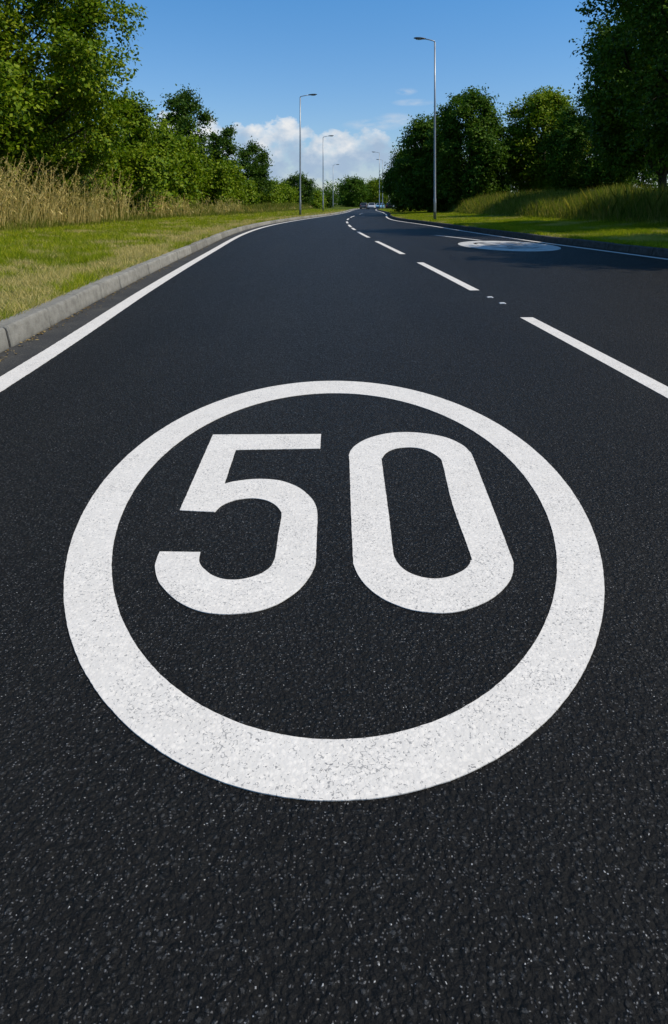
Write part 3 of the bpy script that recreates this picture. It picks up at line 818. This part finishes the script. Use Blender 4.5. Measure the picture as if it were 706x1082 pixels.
# left side, from the camera onwards
T('broadleaf_tree', -15.5, 20, gl(-15.5, 20), 13.5, 6.0, 0.4, 54, 84000, 0.18, M['leaf_a'], 101, hollow=1.5, fill=1.75, group=LT, label='huge leafy tree filling the top left corner, cut by the frame')
T('broadleaf_tree', -14.1, 29, gl(-14.1, 29), 13.0, 5.8, 1.0, 58, 100000, 0.175, M['leaf_a'], 102, hollow=1.5, fill=1.9, group=LT, label='big leafy tree at upper left whose branches reach out over the tall dry reeds')
T('broadleaf_tree', -14.2, 38, gl(-14.2, 38), 7.4, 4.2, 0.2, 38, 44000, 0.20, M['leaf_b'], 103, hollow=1.2, fill=1.7, shape='bush', group=LT, label='lower bright green tree tucked behind the big left tree')
hed = [(-14.0, 46, 6.6, 3.6, 'leaf_b', 'rounded green hedge bush next after the tall left trees'),
       (-13.9, 55, 6.6, 3.4, 'leaf_b', 'bushy green shrub standing below the slim two-headed tree'),
       (-13.6, 64, 6.0, 3.4, 'leaf_b', 'green hedge bush between the slim tree and the bent top tree'),
       (-13.2, 74, 5.2, 3.2, 'leaf_b', 'green hedge bush just left of the small airy tree'),
       (-12.9, 86, 4.2, 3.0, 'leaf_b', 'low green hedge bush touching the small airy tree with visible trunk'),
       (-11.2, 105, 3.9, 3.0, 'leaf_b', 'low bright hedge bush right of the small airy tree'),
       (-9.6, 116, 4.2, 3.0, 'leaf_b', 'small low hedge bush left of the round distant tree')]
for i, (x, y, h, r_, m, lab) in enumerate(hed):
    T('hedge_bush', x, y, gl(x, y), h, r_, 0.1, 32, 26000, 0.23 + y * 0.0008, M[m], 120 + i, hollow=1.2, fill=1.6, shape='bush', stems=2, part='foliage', cat='bush', group='hedge bushes on the left', label=lab)
T('slim_tree', -14.0, 62, gl(-14, 62), 11.8, 2.5, 3.0, 20, 11000, 0.26, M['leaf_d'], 140, fill=1.5, shape='tall', group=LT, label='slim airy tree rising above the left hedge with two heads against blue sky')
T('slim_tree', -13.2, 78, gl(-13.2, 78), 10.0, 1.9, 2.5, 14, 7500, 0.27, M['leaf_d'], 141, fill=1.5, shape='tall', lop=(0.2, 0), group=LT, label='slim tree above the left hedge whose top bends to the right')
T('small_tree', -11.7, 99, gl(-11.7, 99), 9.6, 2.9, 2.6, 16, 8500, 0.30, M['leaf_d'], 142, fill=1.5, shape='round', group=LT, label='small airy tree with a visible trunk at the end of the left hedge')
T('round_tree', -6.6, 122, 0.3, 6.2, 3.0, 0.2, 34, 14000, 0.27, M['leaf_d'], 143, shape='round', group=LT, label='round dark bushy tree just left of the nearest left lamp post')
for i, (x, y, h, r_, lab) in enumerate([(-4.6, 136, 3.6, 2.8, 'low green bush between the nearest and second left lamp posts'),
                                        (-9.5, 140, 4.4, 3.4, 'low green bush behind the round tree left of the lamp post'),
                                        (-2.8, 165, 3.9, 3.0, 'low dark bush near the farthest left lamp post'),
                                        (-7.5, 175, 4.8, 4.0, 'distant dark bush behind the second left lamp post')]):
    T('hedge_bush', x, y, 0.3, h, r_, 0.1, 18, 6000, 0.34, M['leaf_b' if i < 2 else 'leaf_d'], 150 + i, shape='bush', stems=2, part='foliage', cat='bush', group='hedge bushes on the left', label=lab)

# right side
T('broadleaf_tree', 15.2, 24.5, gr(15.2, 24.5), 14.0, 5.5, 1.6, 80, 84000, 0.165, M['leaf_c'], 201, fill=1.2, group=RT, label='huge dark tree filling the top right corner and shading the verge')
T('broadleaf_tree', 15.6, 13.0, gr(15.6, 13.0), 12.0, 5.2, 1.6, 44, 46000, 0.20, M['leaf_c'], 211, group=RT, label='unseen dark tree added past the right frame edge to shade the near verge')  # out of view; added for the shade it throws on the near verge
T('broadleaf_tree', 20.2, 41.5, gr(20.2, 41.5), 13.0, 4.9, 2.2, 44, 46000, 0.21, M['leaf_c'], 202, group=RT, label='dark tree with bare trunk standing behind the huge right tree')
T('broadleaf_tree', 22.0, 56, gr(22, 56), 9.6, 4.1, 0.4, 36, 30000, 0.21, M['leaf_c'], 203, group=RT, label='dark shorter tree between the huge right tree and the bright leafy one')
T('broadleaf_tree', 19.9, 63, gr(19.9, 63), 10.8, 3.8, 0.2, 46, 44000, 0.24, M['leaf_b'], 204, group=RT, label='bright green leafy tree in the middle of the right bank')
T('broadleaf_tree', 12.6, 62, gr(12.6, 62), 11.2, 3.5, 0.2, 46, 42000, 0.23, M['leaf_c'], 205, group=RT, label='tall dark tree just right of the near right lamp post')
T('broadleaf_tree', 9.9, 68, gr(9.9, 68), 9.9, 3.6, 0.2, 40, 34000, 0.24, M['leaf_c'], 206, group=RT, label='dark tree just behind and left of the near right lamp post')
T('broadleaf_tree', 8.9, 78, gr(8.9, 78), 7.6, 3.0, 0.2, 30, 20000, 0.25, M['leaf_c'], 207, group=RT, label='smaller dark tree leaning towards the road at the left end of the right bank')
T('broadleaf_tree', 18.6, 80, gr(18.6, 80), 8.6, 4.0, 0.3, 24, 12000, 0.27, M['leaf_c'], 208, group=RT, label='dark tree filling the gap behind the tall dark and bright green trees')
T('broadleaf_tree', 29.0, 68, gr(29, 68), 10.0, 5.0, 0.3, 26, 14000, 0.27, M['leaf_c'], 209, group=RT, label='dark tree at the back of the bank behind the bare trunks')
T('broadleaf_tree', 29.0, 48, gr(29, 48), 10.0, 5.0, 0.3, 26, 14000, 0.26, M['leaf_c'], 210, group=RT, label='dark background tree at the right edge behind the bare trunks')
# far end of the road
T('round_tree', 6.0, 215, 0.2, 9.6, 5.0, 0.4, 40, 14000, 0.42, M['leaf_c'], 301, group='round trees at the end of the road', label='round dark tree left of the other one at the road end')
T('round_tree', 14.5, 232, 0.2, 9.8, 4.8, 0.4, 40, 14000, 0.42, M['leaf_a'], 302, group='round trees at the end of the road', label='lighter green round tree right of the dark one at the road end')
T('round_tree', 19.8, 185, 0.4, 8.2, 4.0, 0.3, 30, 12000, 0.40, M['leaf_c'], 303, group='round trees at the end of the road', label='dark tree behind the far right lamp posts near the parked car')
T('hedge_bush', 13.6, 118, gr(13.6, 118), 3.2, 2.4, 0.1, 16, 5000, 0.32, M['leaf_b'], 304, shape='bush', stems=2, part='foliage', cat='bush', label='bright low bush at the left foot of the right trees')

# distant woodland closing the horizon
g = np.random.default_rng(77); lob = []
for i in range(150):
    a = g.uniform(-0.75, 0.75); d_ = g.uniform(300, 380); rr = g.uniform(4, 7)
    for q in range(3): lob.append((Vector((math.sin(a) * d_ + g.uniform(-4, 4), math.cos(a) * d_ + g.uniform(-4, 4), g.uniform(2, 8.5))), rr * g.uniform(.5, .9)))
tag(link_mesh('woodland', poly_mesh('woodland', leaf_cloud(g, lob, 60000, 0.9, 20), 4), M['leaf_c']), 'far belt of dark woodland closing the view behind the road', 'woodland', kind='stuff')

# ------------------------------------------------------------------ street lamps
def make_lamp(x, y, z, H, arm_dir, arm_len, label):
    root = tag(empty('street_lamp', (x, y, z)), label, 'street lamp', 'street lamps along the road')
    top = H - 0.12
    bm = bmesh.new(); tube(bm, [(0, 0, -0.1), (0, 0, 1.25), (0, 0, 1.30), (0, 0, top * .6), (0, 0, top)], [0.088, 0.086, 0.068, 0.057, 0.044], 14)
    post = from_bm('post', bm, M['steel'], root, True)
    bm = bmesh.new(); bmesh.ops.create_cube(bm, size=1)
    for v in bm.verts: v.co = Vector((v.co.x * 0.09, -0.082 + v.co.y * 0.016, 0.75 + v.co.z * 0.55))
    bmesh.ops.bevel(bm, geom=bm.edges[:], offset=0.004, segments=1, affect='EDGES')
    from_bm('door', bm, M['steel'], post)
    s = arm_dir; bm = bmesh.new()
    pts = [(0, 0, top - 0.02), (s * 0.03, 0, top + 0.05), (s * 0.10, 0, top + 0.085), (s * arm_len * 0.5, 0, top + 0.14), (s * arm_len, 0, top + 0.20)]
    tube(bm, pts, [0.044, 0.040, 0.034, 0.032, 0.030], 10)
    from_bm('bracket_arm', bm, M['steel'], root, True)
    # luminaire: flat tapered lantern
    bm = bmesh.new(); L0 = 0.72; rings = []
    for t, hw, up, dn in ((0, 0.05, .035, .03), (.12, 0.09, .055, .045), (.45, 0.15, .07, .055), (.8, .14, .055, .05), (1.0, 0.07, .02, .03)):
        xx = s * (arm_len - 0.08 + L0 * t); zz = top + 0.20 + 0.05 * t
        rings.append([bm.verts.new((xx, hw * math.cos(a), zz + (up if math.sin(a) > 0 else dn) * math.sin(a))) for a in [2 * math.pi * j / 12 for j in range(12)]])
    for p0, p1 in zip(rings, rings[1:]):
        for j in range(12): bm.faces.new((p0[j], p0[(j + 1) % 12], p1[(j + 1) % 12], p1[j]))
    bm.faces.new(rings[0]); bm.faces.new(rings[-1])
    lum = from_bm('luminaire', bm, M['lamp_dark'], root, True)
    bm = bmesh.new(); bmesh.ops.create_uvsphere(bm, u_segments=14, v_segments=8, radius=1)
    for v in bm.verts: v.co = Vector((s * (arm_len - 0.08 + L0 * 0.56) + v.co.x * 0.22, v.co.y * 0.10, top + 0.20 - 0.022 + v.co.z * 0.045))
    from_bm('lens', bm, M['lens'], lum, True)
    return root
make_lamp(-2.78, 55, 0.17, 9.85, 1, 0.75, 'nearest grey lamp post on the left verge, its arm pointing right')
make_lamp(-1.42, 87, 0.17, 9.75, 1, 0.75, 'second grey lamp post on the left verge, between the nearest and the farthest')
make_lamp(-0.2, 147, 0.17, 9.6, 1, 0.75, 'farthest and shortest looking lamp post on the left verge')
make_lamp(6.03, 40, 0.17, 10.75, -1, 0.62, 'tallest grey lamp post on the right verge before the dark trees, arm pointing left')
make_lamp(8.55, 126, 0.17, 10.7, -1, 0.8, 'nearer of two far lamp posts on the right beyond the dark trees')
make_lamp(10.9, 150, 0.17, 10.9, -1, 0.8, 'farther of two far lamp posts on the right beyond the dark trees')

# ------------------------------------------------------------------ cars in the distance
def make_car(x, y, rz, paint, label):
    """hatchback; x across, +y = nose"""
    root = tag(empty('car', (x, y, 0.0), rz), label, 'car', 'cars at the far end of the road')
    W = 0.87
    def loft(prof, name, mat, parent, smooth=True):
        bm = bmesh.new(); rings = []
        for (yy, zb, zt, hw, tw) in prof:
            mid = (zb + zt) / 2
            rings.append([bm.verts.new(p) for p in ((-hw * .94, yy, zb), (-hw, yy, zb + .12), (-hw, yy, mid), (-tw, yy, zt - .05), (-tw * .82, yy, zt), (tw * .82, yy, zt), (tw, yy, zt - .05), (hw, yy, mid), (hw, yy, zb + .12), (hw * .94, yy, zb))])
        for a, b in zip(rings, rings[1:]):
            for j in range(10): bm.faces.new((a[j], a[(j + 1) % 10], b[(j + 1) % 10], b[j]))
        bm.faces.new(rings[0]); bm.faces.new(rings[-1])
        return from_bm(name, bm, mat, parent, False)
    body = loft([(-2.0, .38, .78, .74, .66), (-1.92, .26, .95, .84, .76), (-1.2, .22, .98, W, .80), (0.0, .20, .96, W, .80), (0.95, .22, .93, W, .78), (1.6, .24, .82, .84, .72), (1.93, .28, .68, .76, .62), (2.0, .36, .58, .68, .55)], 'body', paint, root)
    bm = bmesh.new()     # cabin: glasshouse with roof on pillars
    base = [(-.76, -1.82), (.76, -1.82), (.77, .95), (-.77, .95)]; roof = [(-.58, -1.45), (.58, -1.45), (.60, .25), (-.60, .25)]
    vb = [bm.verts.new((a, b, .945)) for a, b in base]; vt = [bm.verts.new((a, b, 1.40)) for a, b in roof]
    for j in range(4): bm.faces.new((vb[j], vb[(j + 1) % 4], vt[(j + 1) % 4], vt[j]))
    bm.faces.new(vt); bm.faces.new(vb[::-1])
    from_bm('window', bm, M['glass'], root)
    bm = bmesh.new()
    vb = [bm.verts.new((a * 1.02, b * 1.01, 1.395)) for a, b in roof]; vt = [bm.verts.new((a * .9, b * .93, 1.46)) for a, b in roof]
    for j in range(4): bm.faces.new((vb[j], vb[(j + 1) % 4], vt[(j + 1) % 4], vt[j]))
    bm.faces.new(vt); bm.faces.new(vb[::-1])
    for (bx, by), (tx, ty) in zip(base, roof):
        tube(bm, [(bx * 1.005, by, .93), (tx * 1.01, ty, 1.41)], [.045, .04], 6)
    for s in (-1, 1): tube(bm, [(s * .785, -.45, .93), (s * .605, -.5, 1.41)], [.045, .04], 6)
    from_bm('roof', bm, paint, root)
    for sx in (-1, 1):
        for sy in (-1.25, 1.27):
            bm = bmesh.new(); tube(bm, [(sx * .66, sy, .31), (sx * .70, sy, .31), (sx * .86, sy, .31), (sx * .885, sy, .31)], [.27, .31, .31, .28], 18)
            wh = from_bm('wheel', bm, M['tyre'], root)
            bm = bmesh.new(); tube(bm, [(sx * .87, sy, .31), (sx * .892, sy, .31)], [.20, .17], 14)
            from_bm('rim', bm, M['alloy'], wh)
        for nm, yy, zz, mt in (('headlight', 1.86, .66, M['clear']), ('tail_light', -1.955, .80, M['red'])):
            bm = bmesh.new(); bmesh.ops.create_cube(bm, size=1)
            for v in bm.verts: v.co = Vector((sx * .62 + v.co.x * .26, yy + v.co.y * .16, zz + v.co.z * .14))
            bmesh.ops.bevel(bm, geom=bm.edges[:], offset=.02, segments=1, affect='EDGES')
            from_bm(nm, bm, mt, root)
    return root
cw = simple('pale_car_paint', (0.42, 0.43, 0.44), 0.25); cs = simple('silver_car_paint', (0.16, 0.165, 0.17), 0.3, 0.5)
cb_ = simple('blue_car_paint', (0.16, 0.32, 0.46), 0.3); ck = simple('black_car_paint', (0.015, 0.016, 0.02), 0.2)
make_car(7.2, 160, R(-8), cs, 'dark silver car driving away in the near lane under the far round tree')
make_car(8.8, 156, R(172), cw, 'pale grey car coming towards the camera in the far lane')
make_car(12.0, 176, R(160), cb_, 'pale blue car following behind the pale grey oncoming car')
make_car(12.6, 150, R(-12), ck, 'black car parked on the right verge beyond the lamp posts')
